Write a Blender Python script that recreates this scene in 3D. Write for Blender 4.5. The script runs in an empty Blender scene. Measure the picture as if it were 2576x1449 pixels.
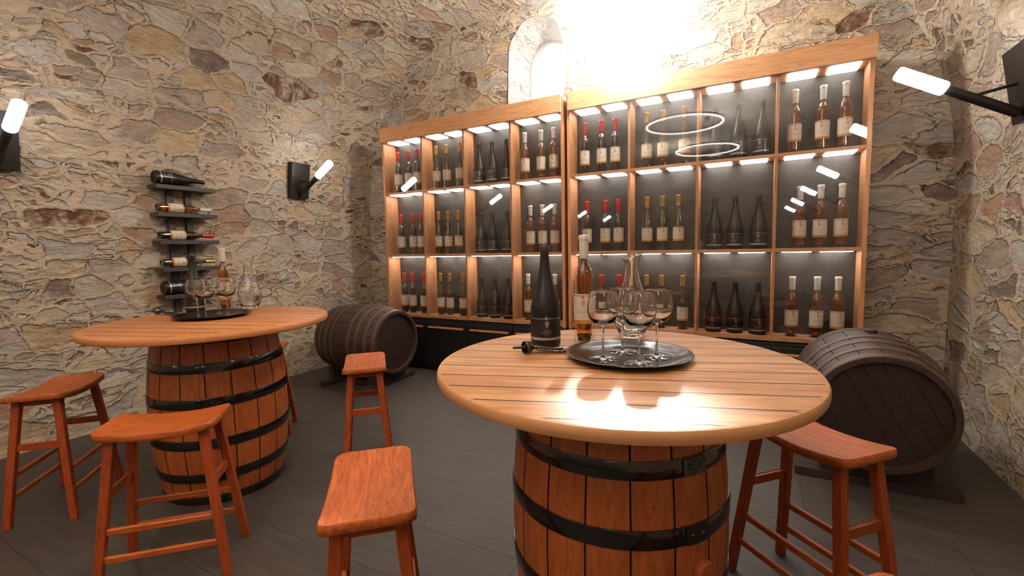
import bpy, bmesh, math, random
from mathutils import Vector, Matrix, geometry
random.seed(7)
C = bpy.context.scene.collection
PI = math.pi
SC = bpy.context.scene

# ------------------------------------------------------------------ helpers
def srgb(r, g, b):
    f = lambda c: (c/255/12.92 if c/255 <= .04045 else ((c/255+.055)/1.055)**2.4)
    return (f(r), f(g), f(b), 1)

class NT:
    def __init__(s, name):
        s.m = bpy.data.materials.new(name); s.m.use_nodes = True
        s.t = s.m.node_tree; s.t.nodes.clear()
        s.out = s.t.nodes.new('ShaderNodeOutputMaterial')
    def n(s, typ, ins=None, **kw):
        nd = s.t.nodes.new('ShaderNode'+typ)
        for k, v in kw.items(): setattr(nd, k, v)
        for k, v in (ins or {}).items():
            if isinstance(v, bpy.types.NodeSocket): s.t.links.new(v, nd.inputs[k])
            elif isinstance(v, bpy.types.Node): s.t.links.new(v.outputs[0], nd.inputs[k])
            else: nd.inputs[k].default_value = v
        return nd
    def math(s, op, a, b=0.0, c=0.0, clamp=False):
        nd = s.n('Math', {0: a, 1: b, 2: c}, operation=op); nd.use_clamp = clamp; return nd.outputs[0]
    def vmath(s, op, a, b=(0,0,0)):
        return s.n('VectorMath', {0: a, 1: b}, operation=op).outputs[0]
    def mix(s, f, a, b, blend='MIX'):
        nd = s.n('Mix', data_type='RGBA', blend_type=blend)
        for k, v in ((0, f), (6, a), (7, b)):
            if isinstance(v, bpy.types.NodeSocket): s.t.links.new(v, nd.inputs[k])
            else: nd.inputs[k].default_value = v
        return nd.outputs[2]
    def ramp(s, fac, stops, interp='LINEAR'):
        nd = s.n('ValToRGB', {0: fac}); r = nd.color_ramp; r.interpolation = interp
        while len(r.elements) < len(stops): r.elements.new(.5)
        for e, (p, c) in zip(r.elements, stops): e.position = p; e.color = c
        return nd.outputs[0]
    def smooth(s, v, a, b):
        nd = s.n('MapRange', {0: v, 1: a, 2: b}, interpolation_type='SMOOTHSTEP'); return nd.outputs[0]
    def noise(s, vec, scale, detail=3, rough=.55, dist=0, out=0):
        return s.n('TexNoise', {'Vector': vec, 'Scale': scale, 'Detail': detail, 'Roughness': rough, 'Distortion': dist}).outputs[out]
    def finish(s, shader):
        s.t.links.new(shader, s.out.inputs['Surface']); return s.m
    def pbsdf(s, **kw):
        ins = {k.replace('_', ' '): v for k, v in kw.items()}
        return s.finish(s.n('BsdfPrincipled', ins).outputs[0])
    def bump(s, h, strength, dist):
        return s.n('Bump', {'Height': h, 'Strength': strength, 'Distance': dist}).outputs[0]

def plain(name, col, rough=.5, metal=0., **kw):
    t = NT(name)
    return t.pbsdf(Base_Color=col, Roughness=rough, Metallic=metal, **kw)

# ------------------------------------------------------------------ materials
def mat_stone(name, light=1.0, seed=0.0, white=0.0, relief=.045):
    t = NT(name)
    uv = t.n('TexCoord').outputs['UV']
    uv = t.vmath('ADD', uv, (seed, seed*.37, 0))
    # wavy courses
    w = t.n('TexNoise', {'Vector': uv, 'Scale': 1.3, 'Detail': 2}).outputs['Color']
    w2 = t.n('TexNoise', {'Vector': uv, 'Scale': 9.0, 'Detail': 3}).outputs['Color']
    d1 = t.vmath('MULTIPLY', t.vmath('SUBTRACT', w, (.5,.5,.5)), (.35,.30,0))
    d2 = t.vmath('MULTIPLY', t.vmath('SUBTRACT', w2, (.5,.5,.5)), (.11,.075,0))
    w3 = t.n('TexNoise', {'Vector': uv, 'Scale': 34.0, 'Detail': 3}).outputs['Color']
    d2 = t.vmath('ADD', d2, t.vmath('MULTIPLY', t.vmath('SUBTRACT', w3, (.5,.5,.5)), (.03,.022,0)))
    p = t.vmath('ADD', t.vmath('ADD', uv, d1), d2)
    pa = t.vmath('MULTIPLY', p, (2.9, 6.2, 1)); pb = t.vmath('MULTIPLY', p, (6.8, 14.5, 1))
    def vor(vec, feat):
        return t.n('TexVoronoi', {'Vector': vec, 'Scale': 1.0, 'Randomness': .95}, feature=feat, voronoi_dimensions='2D')
    va, ea = vor(pa, 'F1'), vor(pa, 'DISTANCE_TO_EDGE').outputs['Distance']
    vb, eb = vor(pb, 'F1'), vor(pb, 'DISTANCE_TO_EDGE').outputs['Distance']
    ca, cb = va.outputs['Color'], vb.outputs['Color']
    sa = t.n('SeparateColor', {0: ca}); sb = t.n('SeparateColor', {0: cb})
    big = t.math('GREATER_THAN', sa.outputs[2], .42)
    rnd = t.n('Mix', {0: big, 2: sb.outputs[0], 3: sa.outputs[0]}).outputs[0]
    rnd2 = t.n('Mix', {0: big, 2: sb.outputs[1], 3: sa.outputs[1]}).outputs[0]
    ebs = t.math('MULTIPLY', eb, .46)
    edge = t.n('Mix', {0: big, 2: t.math('MINIMUM', ebs, ea), 3: ea}).outputs[0]
    n_f = t.noise(uv, 22, 5, .65)
    n_m = t.noise(uv, 6, 3, .6)
    ew = t.math('ADD', edge, t.math('MULTIPLY', t.math('SUBTRACT', n_f, .5), .09))
    lowf = t.noise(t.vmath('ADD', uv, (17, 2, 0)), 1.7, 2, .5)
    thr = t.math('ADD', t.math('ADD', .004, t.math('MULTIPLY', rnd2, .070)), t.math('MULTIPLY', t.smooth(lowf, .42, .65), .075))
    stone = t.smooth(t.math('SUBTRACT', ew, thr), -.020, .040)
    # per stone colours
    g = light
    posn = t.n('Mix', {0: big, 4: t.vmath('SUBTRACT', pb, vb.outputs['Position']), 5: t.vmath('SUBTRACT', pa, va.outputs['Position'])}, data_type='VECTOR').outputs[1]
    sp_y = t.n('SeparateXYZ', {0: posn}).outputs[1]
    def c(r, gg, b): return srgb(min(255, r*g), min(255, gg*g), min(255, b*g))
    cols = [c(202,192,176), c(190,180,166), c(212,196,174), c(184,168,150), c(196,190,182), c(208,184,150),
            c(174,158,144), c(214,206,190), c(186,174,164), c(168,150,136), c(198,172,136), c(192,184,172),
            c(176,146,122), c(210,202,184), c(128,114,104), c(202,186,162), c(186,180,172), c(206,190,166)]
    base = t.ramp(rnd, [(i/len(cols), k) for i, k in enumerate(cols)], 'CONSTANT')
    brick = t.math('GREATER_THAN', rnd2, .955)
    base = t.mix(t.math('MULTIPLY', brick, .5), base, c(188,128,106))
    # streaks and blotches
    st = t.noise(t.vmath('MULTIPLY', p, (4, 16, 1)), 2.2, 6, .7, .6)
    base = t.mix(t.smooth(st, .36, .66), t.mix(.30, base, c(128,104,88)), base)
    bl = t.noise(uv, 7.5, 5, .7, .5)
    base = t.mix(t.math('MULTIPLY', t.smooth(bl, .52, .68), .4), base, c(186,140,92))
    vr1 = t.noise(t.vmath('ADD', t.vmath('MULTIPLY', uv, (1, 1.6, 1)), (21, 8, 0)), 4.2, 6, .68, .8)
    base = t.mix(t.math('MULTIPLY', t.smooth(vr1, .50, .72), .55), base, c(160,136,114))
    base = t.mix(t.math('MULTIPLY', t.smooth(vr1, .50, .28), .5), base, c(216,210,202))
    rust = t.math('GREATER_THAN', rnd, .965)
    base = t.mix(t.math('MULTIPLY', rust, t.smooth(bl, .30, .60)), base, c(108,74,56))
    bl2 = t.noise(t.vmath('ADD', uv, (9, 4, 0)), 11, 5, .7, .3)
    base = t.mix(t.math('MULTIPLY', t.smooth(bl2, .55, .72), .35), base, c(206,200,196))
    mort = t.mix(n_f, c(188,168,146), c(214,196,174))
    speck = t.noise(uv, 95, 2, .6)
    mort = t.mix(t.math('MULTIPLY', t.smooth(speck, .60, .72), .55), mort, c(116,90,70))
    col = t.mix(stone, mort, base)
    # crevices along some stone borders, thin ledge shadows painted in dark brown
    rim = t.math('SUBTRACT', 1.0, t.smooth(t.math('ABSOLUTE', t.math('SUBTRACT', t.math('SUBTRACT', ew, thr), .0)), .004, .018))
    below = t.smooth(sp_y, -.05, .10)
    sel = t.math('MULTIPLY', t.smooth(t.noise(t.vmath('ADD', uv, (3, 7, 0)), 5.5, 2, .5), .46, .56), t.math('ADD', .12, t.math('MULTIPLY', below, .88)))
    crev_shade = t.math('MULTIPLY', rim, sel)
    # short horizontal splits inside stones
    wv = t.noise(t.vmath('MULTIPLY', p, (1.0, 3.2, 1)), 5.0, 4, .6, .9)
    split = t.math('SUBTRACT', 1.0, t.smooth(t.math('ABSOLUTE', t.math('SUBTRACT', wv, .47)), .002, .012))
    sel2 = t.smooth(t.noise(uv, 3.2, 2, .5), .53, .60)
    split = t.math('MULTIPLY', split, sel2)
    crev_shade = t.math('MAXIMUM', crev_shade, t.math('MULTIPLY', split, .8))
    col = t.mix(t.math('MULTIPLY', crev_shade, .72), col, c(64,44,34))  # added point lamp inside the room, imitates bloom on the wall
    # height
    dome = t.math('POWER', t.smooth(ew, 0.0, .22), .6)
    tilt = t.n('Mix', {0: big, 2: 0.35, 3: 1.0}).outputs[0]
    pos = t.vmath('SUBTRACT', pa, va.outputs['Position'])
    sp = t.n('SeparateXYZ', {0: pos})
    tl = t.math('ADD', t.math('MULTIPLY', sp.outputs[1], t.math('SUBTRACT', rnd2, .8)), t.math('MULTIPLY', sp.outputs[0], t.math('SUBTRACT', rnd, .5)))
    h = t.math('ADD', t.math('MULTIPLY', stone, .30), t.math('MULTIPLY', t.math('MULTIPLY', dome, rnd), .35))
    h = t.math('ADD', h, t.math('MULTIPLY', t.math('MULTIPLY', tl, tilt), .55))
    h = t.math('ADD', h, t.math('MULTIPLY', st, .55))
    h = t.math('ADD', h, t.math('MULTIPLY', n_m, .8))
    h = t.math('ADD', h, t.math('MULTIPLY', n_f, .30))
    h = t.math('SUBTRACT', h, t.math('MULTIPLY', crev_shade, .9))
    if white: col = t.mix(white, col, srgb(190, 188, 190))
    return t.pbsdf(Base_Color=col, Roughness=.88, Normal=t.bump(h, 1.0, relief), Specular_IOR_Level=.25)

def mat_wood(name, c1, c2, axis='Z', scale=1.0, rough=.45, knots=.0, groove=None, island=True, fig=1.0, coat=0.0, dark=None, spec=.5):
    """axis: the grain direction in object coordinates"""
    t = NT(name)
    oc = t.n('TexCoord').outputs['Object']
    if island:
        ri = t.n('ObjectInfo').outputs['Random']
        off = t.n('CombineXYZ', {0: t.math('MULTIPLY', ri, 13.0), 1: t.math('MULTIPLY', ri, 7.0), 2: t.math('MULTIPLY', ri, 5.0)}).outputs[0]
        oc = t.vmath('ADD', oc, off)
    s = {'X': (1.0, 9, 9), 'Y': (9, 1.0, 9), 'Z': (9, 9, 1.0)}[axis]
    v = t.vmath('MULTIPLY', oc, tuple(k*scale for k in s))
    n1 = t.noise(v, 1.4, 4, .6, 1.2*fig)
    n2 = t.noise(v, 7.0, 5, .7, .4)
    s3 = {'X': (2.0, 60, 60), 'Y': (60, 2.0, 60), 'Z': (60, 60, 2.0)}[axis]
    n3 = t.noise(t.vmath('MULTIPLY', oc, tuple(k*scale for k in s3)), 3.0, 2, .6)
    ring = t.math('FRACT', t.math('MULTIPLY', n1, 7.0))
    ring = t.smooth(t.math('ABSOLUTE', t.math('SUBTRACT', ring, .5)), 0, .5)
    f = t.math('ADD', t.math('MULTIPLY', n2, .85), t.math('MULTIPLY', ring, .16*fig))
    col = t.mix(t.smooth(f, .22, .78), c1, c2)
    dk = dark or tuple(x*.45 for x in c1[:3])+(1,)
    col = t.mix(t.math('MULTIPLY', t.smooth(n3, .54, .72), .32), col, dk)
    if knots:
        kn = t.noise(t.vmath('MULTIPLY', oc, tuple(k*scale for k in {'X': (6, 14, 14), 'Y': (14, 6, 14), 'Z': (14, 14, 6)}[axis])), 2.4, 3, .6)
        col = t.mix(t.math('MULTIPLY', t.smooth(kn, .64, .74), knots), col, tuple(x*.25 for x in c1[:3])+(1,))
    h = t.math('ADD', t.math('MULTIPLY', n3, .5), t.math('MULTIPLY', n2, .5))
    kw = dict(Base_Color=col, Roughness=t.math('ADD', rough, t.math('MULTIPLY', t.math('SUBTRACT', n3, .5), .2)),
              Normal=t.bump(h, .35, .004), Specular_IOR_Level=spec)
    if coat: kw['Coat_Weight'] = coat; kw['Coat_Roughness'] = .25
    return t.pbsdf(**kw)

PITCH = .1165
def mat_planks(name, c1, c2, ang, off, dark):
    """round table top of straight boards: pattern and grooves in object space"""
    t = NT(name)
    oc = t.n('TexCoord').outputs['Object']
    vr = t.n('VectorRotate', {'Vector': oc, 'Angle': -ang}, rotation_type='Z_AXIS').outputs[0]
    s = t.n('SeparateXYZ', {0: vr})
    v = t.math('DIVIDE', t.math('SUBTRACT', s.outputs[1], off), PITCH)
    idx = t.math('FLOOR', v); fr = t.math('FRACT', v)
    wn = t.n('TexWhiteNoise', {'W': idx}, noise_dimensions='1D')
    rnd = wn.outputs['Value']
    vec = t.n('CombineXYZ', {0: t.math('ADD', s.outputs[0], t.math('MULTIPLY', rnd, 9)), 1: s.outputs[1], 2: t.math('MULTIPLY', idx, 1.7)}).outputs[0]
    n1 = t.noise(t.vmath('MULTIPLY', vec, (1.3, 16, 1)), 1.6, 5, .65, .9)
    n2 = t.noise(t.vmath('MULTIPLY', vec, (4, 90, 1)), 1.8, 3, .65)
    n3 = t.noise(t.vmath('MULTIPLY', vec, (5, 14, 1)), 2.3, 3, .6)
    col = t.mix(t.smooth(n1, .3, .7), c1, c2)
    col = t.mix(t.math('MULTIPLY', rnd, .35), col, t.mix(.5, c1, dark))
    col = t.mix(t.math('MULTIPLY', t.smooth(n2, .50, .68), .5), col, dark)
    col = t.mix(t.math('MULTIPLY', t.smooth(n3, .66, .76), .6), col, tuple(x*.5 for x in dark[:3])+(1,))
    e = t.math('MINIMUM', fr, t.math('SUBTRACT', 1.0, fr))
    top = t.math('GREATER_THAN', t.n('SeparateXYZ', {0: t.n('TexCoord').outputs['Normal']}).outputs[2], .8)
    rad = t.n('VectorMath', {0: t.n('CombineXYZ', {0: s.outputs[0], 1: s.outputs[1]}).outputs[0]}, operation='LENGTH').outputs['Value']
    inr = t.math('LESS_THAN', rad, .625)
    g = t.math('MULTIPLY', t.math('MULTIPLY', t.math('SUBTRACT', 1.0, t.smooth(e, .024, .040)), top), inr)
    col = t.mix(t.math('MULTIPLY', g, .97), col, srgb(32, 17, 10))
    sd_ = t.noise(t.vmath('MULTIPLY', oc, (1, 1, 12)), 5, 3, .6)
    col = t.mix(top, t.mix(sd_, c1, c2), col)
    h = t.math('SUBTRACT', t.math('MULTIPLY', n2, .12), g)
    return t.pbsdf(Base_Color=col, Specular_IOR_Level=.35, Roughness=t.math('ADD', .36, t.math('MULTIPLY', n2, .2)), Normal=t.bump(h, .8, .006))

def mat_floor():
    t = NT('slate_plank_tiles')
    oc = t.n('TexCoord').outputs['Object']
    s = t.n('SeparateXYZ', {0: oc})
    TY, TX = .358, 1.22
    v = t.math('DIVIDE', t.math('ADD', s.outputs[1], 1.837), TY)
    row = t.math('FLOOR', v); fy = t.math('FRACT', v)
    odd = t.math('FRACT', t.math('MULTIPLY', row, .5))
    u = t.math('ADD', t.math('DIVIDE', t.math('SUBTRACT', s.outputs[0], 2.575), TX), odd)
    colm = t.math('FLOOR', u); fx = t.math('FRACT', u)
    wn = t.n('TexWhiteNoise', {'Vector': t.n('CombineXYZ', {0: row, 1: colm}).outputs[0]}, noise_dimensions='2D').outputs['Value']
    ey = t.math('MULTIPLY', t.math('MINIMUM', fy, t.math('SUBTRACT', 1.0, fy)), TY)
    ex = t.math('MULTIPLY', t.math('MINIMUM', fx, t.math('SUBTRACT', 1.0, fx)), TX)
    e = t.math('MINIMUM', ex, ey)
    g = t.math('SUBTRACT', 1.0, t.smooth(e, .0016, .0035))
    vec = t.n('CombineXYZ', {0: s.outputs[0], 1: t.math('ADD', s.outputs[1], t.math('MULTIPLY', wn, 20)), 2: t.math('MULTIPLY', wn, 9)}).outputs[0]
    n1 = t.noise(t.vmath('MULTIPLY', vec, (1.6, 22, 1)), 2.0, 6, .7, .5)
    n2 = t.noise(t.vmath('MULTIPLY', vec, (5, 110, 1)), 1.6, 3, .65)
    col = t.mix(t.smooth(n1, .3, .72), srgb(50, 44, 40), srgb(74, 66, 60))
    col = t.mix(t.math('MULTIPLY', t.smooth(n2, .5, .7), .4), col, srgb(46, 41, 38))
    col = t.mix(t.math('MULTIPLY', wn, .35), col, srgb(62, 56, 51))
    col = t.mix(t.math('MULTIPLY', g, .75), col, srgb(40, 35, 32))
    h = t.math('SUBTRACT', t.math('ADD', t.math('MULTIPLY', n1, .5), t.math('MULTIPLY', n2, .35)), g)
    return t.pbsdf(Base_Color=col, Roughness=t.math('ADD', .42, t.math('MULTIPLY', n1, .2)), Normal=t.bump(h, .5, .004), Specular_IOR_Level=.4)

def mat_thin_glass(name, tint=(1,1,1,1), boost=1.0, rough=0.0, rim=None):
    """glass sheet: reflects by Fresnel, lets light straight through"""
    t = NT(name)
    bf = t.n('NewGeometry').outputs['Backfacing']
    ior = t.n('Mix', {0: bf, 2: 1.5, 3: 1/1.5}).outputs[0]
    fr = t.n('Fresnel', {'IOR': ior}).outputs[0]
    fr = t.math('MULTIPLY', fr, boost, clamp=True)
    tr = t.n('BsdfTransparent', {'Color': tint}).outputs[0]
    gl = t.n('BsdfGlossy', {'Roughness': rough, 'Color': (1,1,1,1)}).outputs[0]
    if rim:
        lw = t.n('LayerWeight', {'Blend': .25}).outputs['Facing']
        tr = t.n('BsdfTransparent', {'Color': t.mix(t.smooth(lw, .2, .9), tint, rim)}).outputs[0]
    return t.finish(t.n('MixShader', {0: fr, 1: tr, 2: gl}).outputs[0])

def mat_clear_glass(name, col=(1,1,1,1), ior=1.48, rough=0.0):
    t = NT(name)
    return t.finish(t.n('BsdfGlass', {'Color': col, 'Roughness': rough, 'IOR': ior}).outputs[0])

def emit(name, col, strength):
    t = NT(name)
    return t.finish(t.n('Emission', {'Color': col, 'Strength': strength}).outputs[0])

M = {}
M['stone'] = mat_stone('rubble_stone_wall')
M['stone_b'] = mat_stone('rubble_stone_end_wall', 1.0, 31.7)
M['lime'] = mat_stone('limewashed_rubble', 1.1, 11.0, .72, .018)
M['floor'] = mat_floor()
M['barrel'] = mat_wood('barrel_oak', srgb(140,68,30), srgb(184,102,52), 'Z', 1.0, .42, .75, fig=.4, dark=srgb(78,34,16))
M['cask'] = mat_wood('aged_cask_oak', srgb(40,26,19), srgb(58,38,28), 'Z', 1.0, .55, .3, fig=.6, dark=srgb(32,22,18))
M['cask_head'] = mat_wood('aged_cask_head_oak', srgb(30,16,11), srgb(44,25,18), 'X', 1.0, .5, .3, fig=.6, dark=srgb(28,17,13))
M['cask_hoop'] = plain('dull_brown_iron', srgb(78,58,45), .5, .2)
M['seam'] = plain('dark_stave_seam', srgb(22,13,9), .8)
M['cradle'] = mat_wood('cradle_wood', srgb(34,22,18), srgb(52,36,28), 'X', 1.0, .6)
M['hoop'] = plain('black_iron', srgb(13,12,11), .13, .0, Specular_IOR_Level=.8)
M['stool'] = mat_wood('cherry_wood', srgb(132,58,22), srgb(184,98,44), 'X', 1.1, .45, .45, fig=.9, spec=.35, dark=srgb(96,36,16))
M['stool_leg'] = mat_wood('cherry_wood_leg', srgb(124,50,20), srgb(164,76,34), 'Z', 1.3, .45, .35, fig=.5, spec=.35, dark=srgb(88,30,12))
M['cabinet'] = mat_wood('cabinet_oak_upright', srgb(164,108,70), srgb(192,136,92), 'Z', .8, .5, .15, dark=srgb(112,66,40))
M['cabinet_h'] = mat_wood('cabinet_oak_lengthwise', srgb(174,120,78), srgb(200,148,104), 'X', .5, .5, .1, fig=1.8, dark=srgb(150,98,62))
M['backing'] = plain('dark_grey_backing', srgb(84,79,73), .6)
tb = NT('smoked_backing_panel')
_o = tb.n('TexCoord').outputs['Object']
_n = tb.noise(tb.vmath('MULTIPLY', _o, (1, 1, 2.2)), 3.0, 4, .6, .4)
M['backing'] = tb.pbsdf(Base_Color=tb.mix(tb.smooth(_n, .3, .7), srgb(38,34,31), srgb(58,52,47)), Roughness=.5)
M['base'] = plain('black_lacquer', srgb(22,21,21), .4)
M['brass'] = mat_wood('door_pull_oak', srgb(170,112,66), srgb(196,136,84), 'X', 1.0, .4)
M['led'] = emit('led_panel', (1.0, .94, .86, 1), 13.0)
M['tube'] = emit('lamp_tube', (1.0, .96, .91, 1), 38.0)
M['ringled'] = emit('ring_led', (1.0, .96, .91, 1), 13.0)
M['black_metal'] = plain('black_powder_coat', srgb(38,33,30), .42, .3)
M['rack'] = plain('charcoal_rack_paint', srgb(52,47,45), .5)
M['pane'] = mat_thin_glass('cabinet_pane_glass', (1,1,1,1), 1.0, .02)
M['winpane'] = mat_thin_glass('window_pane_glass')
M['shell'] = mat_thin_glass('bottle_shell_glass', (.97,.97,.95,1), 1.3, .02, rim=(.62,.56,.5,1))
M['glass'] = mat_clear_glass('drinking_glass')
M['black_bottle'] = plain('matt_black_bottle', srgb(21,18,16), .36, Specular_IOR_Level=.35)
M['black_caps'] = plain('black_capsule', srgb(34,31,29), .3)
M['silver'] = plain('silver_print', srgb(170,160,150), .35, .5)
M['blacklabel'] = plain('black_label', srgb(26,23,21), .28)
M['amber'] = NT('amber_wine').pbsdf(Base_Color=srgb(214,132,44), Roughness=.02, Transmission_Weight=.92, IOR=1.33)
M['rose'] = NT('rose_wine').pbsdf(Base_Color=srgb(190,116,58), Roughness=.03, Transmission_Weight=.85, IOR=1.33)
M['redwine'] = plain('dark_red_wine', srgb(34,22,22), .08)
M['goldwine'] = NT('pale_gold_wine').pbsdf(Base_Color=srgb(112,98,52), Roughness=.03, Transmission_Weight=.7, IOR=1.33)
M['water'] = mat_clear_glass('still_water', (.98,.98,.97,1), 1.33)
M['cap_red'] = plain('red_wax_capsule', srgb(170,36,28), .3)
M['cap_white'] = plain('white_capsule', srgb(198,192,184), .42)
M['cap_gold'] = plain('gold_foil_capsule', srgb(190,150,84), .3, .55)
M['label'] = plain('cream_label_paper', srgb(202,187,168), .7)
M['label_back'] = plain('label_reverse_gold', srgb(176,122,58), .45)
M['print'] = plain('brown_print', srgb(112,70,44), .6)
M['berry'] = plain('copper_berry_print', srgb(176,92,40), .45, .2)
M['tray'] = plain('dark_pewter', srgb(52,50,49), .2, .9)
M['steel'] = plain('dark_steel', srgb(90,84,78), .22, .95)
M['blackplastic'] = plain('black_grip', srgb(20,19,18), .4)

# ------------------------------------------------------------------ mesh builders
def link(name, bm, mat, parent=None, smooth=None):
    me = bpy.data.meshes.new(name)
    bmesh.ops.recalc_face_normals(bm, faces=bm.faces)
    bm.to_mesh(me); bm.free()
    for m in (mat if isinstance(mat, (list, tuple)) else [mat]): me.materials.append(m)
    if smooth is not None:
        me.shade_smooth()
        me.set_sharp_from_angle(angle=math.radians(smooth))
    o = bpy.data.objects.new(name, me); C.objects.link(o)
    if parent: o.parent = parent
    return o

def thing(name, label, cat, loc=(0,0,0), rz=0, group=None):
    o = bpy.data.objects.new(name, None); C.objects.link(o)
    o.location = loc; o.rotation_euler = (0, 0, rz); o.empty_display_size = .1
    o['label'] = label; o['category'] = cat
    if group: o['group'] = group
    return o

def dup(root, loc=None, rot=None, label=None, group=None, skip=()):
    def cp(o, par):
        c = o.copy(); C.objects.link(c); c.parent = par
        for ch in o.children:
            if ch.name.split('.')[0] not in skip: cp(ch, c)
        return c
    r = cp(root, None)
    if loc is not None: r.location = loc
    if rot is not None: r.rotation_euler = rot
    if label: r['label'] = label
    if group: r['group'] = group
    return r

def box(bm, x0, x1, y0, y1, z0, z1, bev=0, seg=2, mi=0):
    r = bmesh.ops.create_cube(bm, size=1)
    vs = r['verts']
    for v in vs:
        v.co = Vector((x0+(v.co.x+.5)*(x1-x0), y0+(v.co.y+.5)*(y1-y0), z0+(v.co.z+.5)*(z1-z0)))
    fs = {f for v in vs for f in v.link_faces}
    for f in fs: f.material_index = mi
    if bev:
        es = list({e for v in vs for e in v.link_edges})
        bmesh.ops.bevel(bm, geom=es, offset=bev, segments=seg, affect='EDGES', profile=.6)
    return vs

def lathe(bm, prof, n=32, mtx=None, closed=False, a0=0, a1=2*PI, cap=True):
    """prof: list of (r,z). r==0 makes a pole."""
    full = abs(a1-a0-2*PI) < 1e-6
    rings = []
    m = mtx or Matrix()
    cnt = n if full else n+1
    for r, z in prof:
        if r <= 1e-6: rings.append([bm.verts.new(m @ Vector((0, 0, z)))])
        else: rings.append([bm.verts.new(m @ Vector((r*math.cos(a0+(a1-a0)*i/n), r*math.sin(a0+(a1-a0)*i/n), z))) for i in range(cnt)])
    pairs = list(zip(rings, rings[1:]))
    if closed: pairs.append((rings[-1], rings[0]))
    for A, B in pairs:
        for i in range(n):
            j = (i+1) % cnt
            if len(A) == 1 and len(B) == 1: continue
            if len(A) == 1: bm.faces.new((A[0], B[i], B[j]))
            elif len(B) == 1: bm.faces.new((A[i], A[j], B[0]))
            else: bm.faces.new((A[i], A[j], B[j], B[i]))
    return rings

def smooth_prof(pts, sub=4):
    """Catmull-Rom through (r,z) points"""
    out = []
    P = [pts[0]]+list(pts)+[pts[-1]]
    for i in range(1, len(P)-2):
        p0, p1, p2, p3 = P[i-1], P[i], P[i+1], P[i+2]
        for k in range(sub):
            t = k/sub
            q = [0.5*((2*b)+(-a+c)*t+(2*a-5*b+4*c-d)*t*t+(-a+3*b-3*c+d)*t**3) for a, b, c, d in zip(p0, p1, p2, p3)]
            out.append((max(q[0], 0), q[1]))
    out.append(pts[-1])
    return out

def tube(bm, p0, p1, r, n=16, r1=None, cap_round=False):
    p0, p1 = Vector(p0), Vector(p1); d = p1-p0; L = d.length
    q = d.to_track_quat('Z', 'Y').to_matrix().to_4x4(); m = Matrix.Translation(p0) @ q
    r1 = r if r1 is None else r1
    c = min(r, r1)*.45 if cap_round else .0005
    prof = [(0, 0), (r-c, 0)] + [(r-c+c*math.sin(a), c-c*math.cos(a)) for a in (PI/6, PI/3, PI/2)] + \
           [(r1-c+c*math.cos(a), L-c+c*math.sin(a)) for a in (0, PI/6, PI/3, PI/2)] + [(0, L)]
    lathe(bm, prof, n, m)

def beam(bm, p0, p1, w, d, up=(0,0,1), bev=.003, taper=1.0):
    """rectangular bar from p0 to p1; w across 'side', d along 'up' side"""
    p0, p1 = Vector(p0), Vector(p1); ax = (p1-p0).normalized(); L = (p1-p0).length
    s = ax.cross(Vector(up)).normalized(); u = s.cross(ax).normalized()
    vs = box(bm, -w/2, w/2, -d/2, d/2, 0, L)
    m = Matrix((s, u, ax)).transposed().to_4x4(); m.translation = p0
    for v in vs:
        if v.co.z > L/2: v.co.x *= taper; v.co.y *= taper
        v.co = m @ v.co
    if bev:
        bmesh.ops.bevel(bm, geom=list({e for v in vs for e in v.link_edges}), offset=bev, segments=1, affect='EDGES')

def text_polys(body, size, spacing=1.0):
    """outline of a word as 2D triangles"""
    cu = bpy.data.curves.new('lettering', 'FONT'); cu.body = body; cu.size = size; cu.align_x = 'CENTER'; cu.space_character = spacing
    cu.resolution_u = 2
    o = bpy.data.objects.new('lettering', cu); C.objects.link(o)
    dg = bpy.context.evaluated_depsgraph_get(); dg.update()
    me = o.evaluated_get(dg).to_mesh()
    vs = [tuple(v.co) for v in me.vertices]; fs = [tuple(p.vertices) for p in me.polygons]
    o.evaluated_get(dg).to_mesh_clear()
    bpy.data.objects.remove(o); bpy.data.curves.remove(cu)
    return vs, fs

def wrap(bm, polys, r, z, ang=0, x=0):
    vs, fs = polys
    nv = [bm.verts.new((r*math.sin((p[0]+x)/r+ang), -r*math.cos((p[0]+x)/r+ang), z+p[1])) for p in vs]
    for f in fs:
        try: bm.faces.new([nv[i] for i in f])
        except ValueError: pass

def disc(cx, cy, r, n=10, sx=1):
    vs = [(cx+r*sx*math.cos(2*PI*i/n), cy+r*math.sin(2*PI*i/n), 0) for i in range(n)]
    return vs, [tuple(range(n))]
def rect2(x0, x1, y0, y1, nx=1):
    vs = []; fs = []
    for i in range(nx+1):
        x = x0+(x1-x0)*i/nx; vs += [(x, y0, 0), (x, y1, 0)]
    for i in range(nx): fs.append((2*i, 2*i+2, 2*i+3, 2*i+1))
    return vs, fs
def poly2(pts): return [(x, y, 0) for x, y in pts], [tuple(range(len(pts)))]

# ------------------------------------------------------------------ the room
X0, X1, YB, YF = -.742, 5.495, .452, -11.4
XC, HW = (X0+X1)/2, (X1-X0)/2
ZS, HV = 1.415, 2.80
def vault_profile(n=64):
    """arc-length parametrised cross-section, left floor to right floor: (x, z, s)"""
    pts = [(X0, z*ZS/8) for z in range(9)]
    for i in range(1, n):
        a = PI*i/n
        c, s = math.cos(a), math.sin(a)
        e = 2/3.0
        x = -math.copysign(abs(c)**e, c); z = abs(s)**e
        pts.append((XC+HW*x, ZS+HV*z))
    pts += [(X1, z*ZS/8) for z in range(8, -1, -1)]
    out = []; s = 0
    for i, p in enumerate(pts):
        if i: s += math.dist(p, pts[i-1])
        out.append((p[0], p[1], s))
    return out
VP = vault_profile()
def relief(x, y, z):
    from mathutils import noise as N
    return .016*N.noise(Vector((x*1.3, y*1.3, z*1.6))) + .010*N.noise(Vector((x*4.1+5, y*4.1, z*5)))

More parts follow.
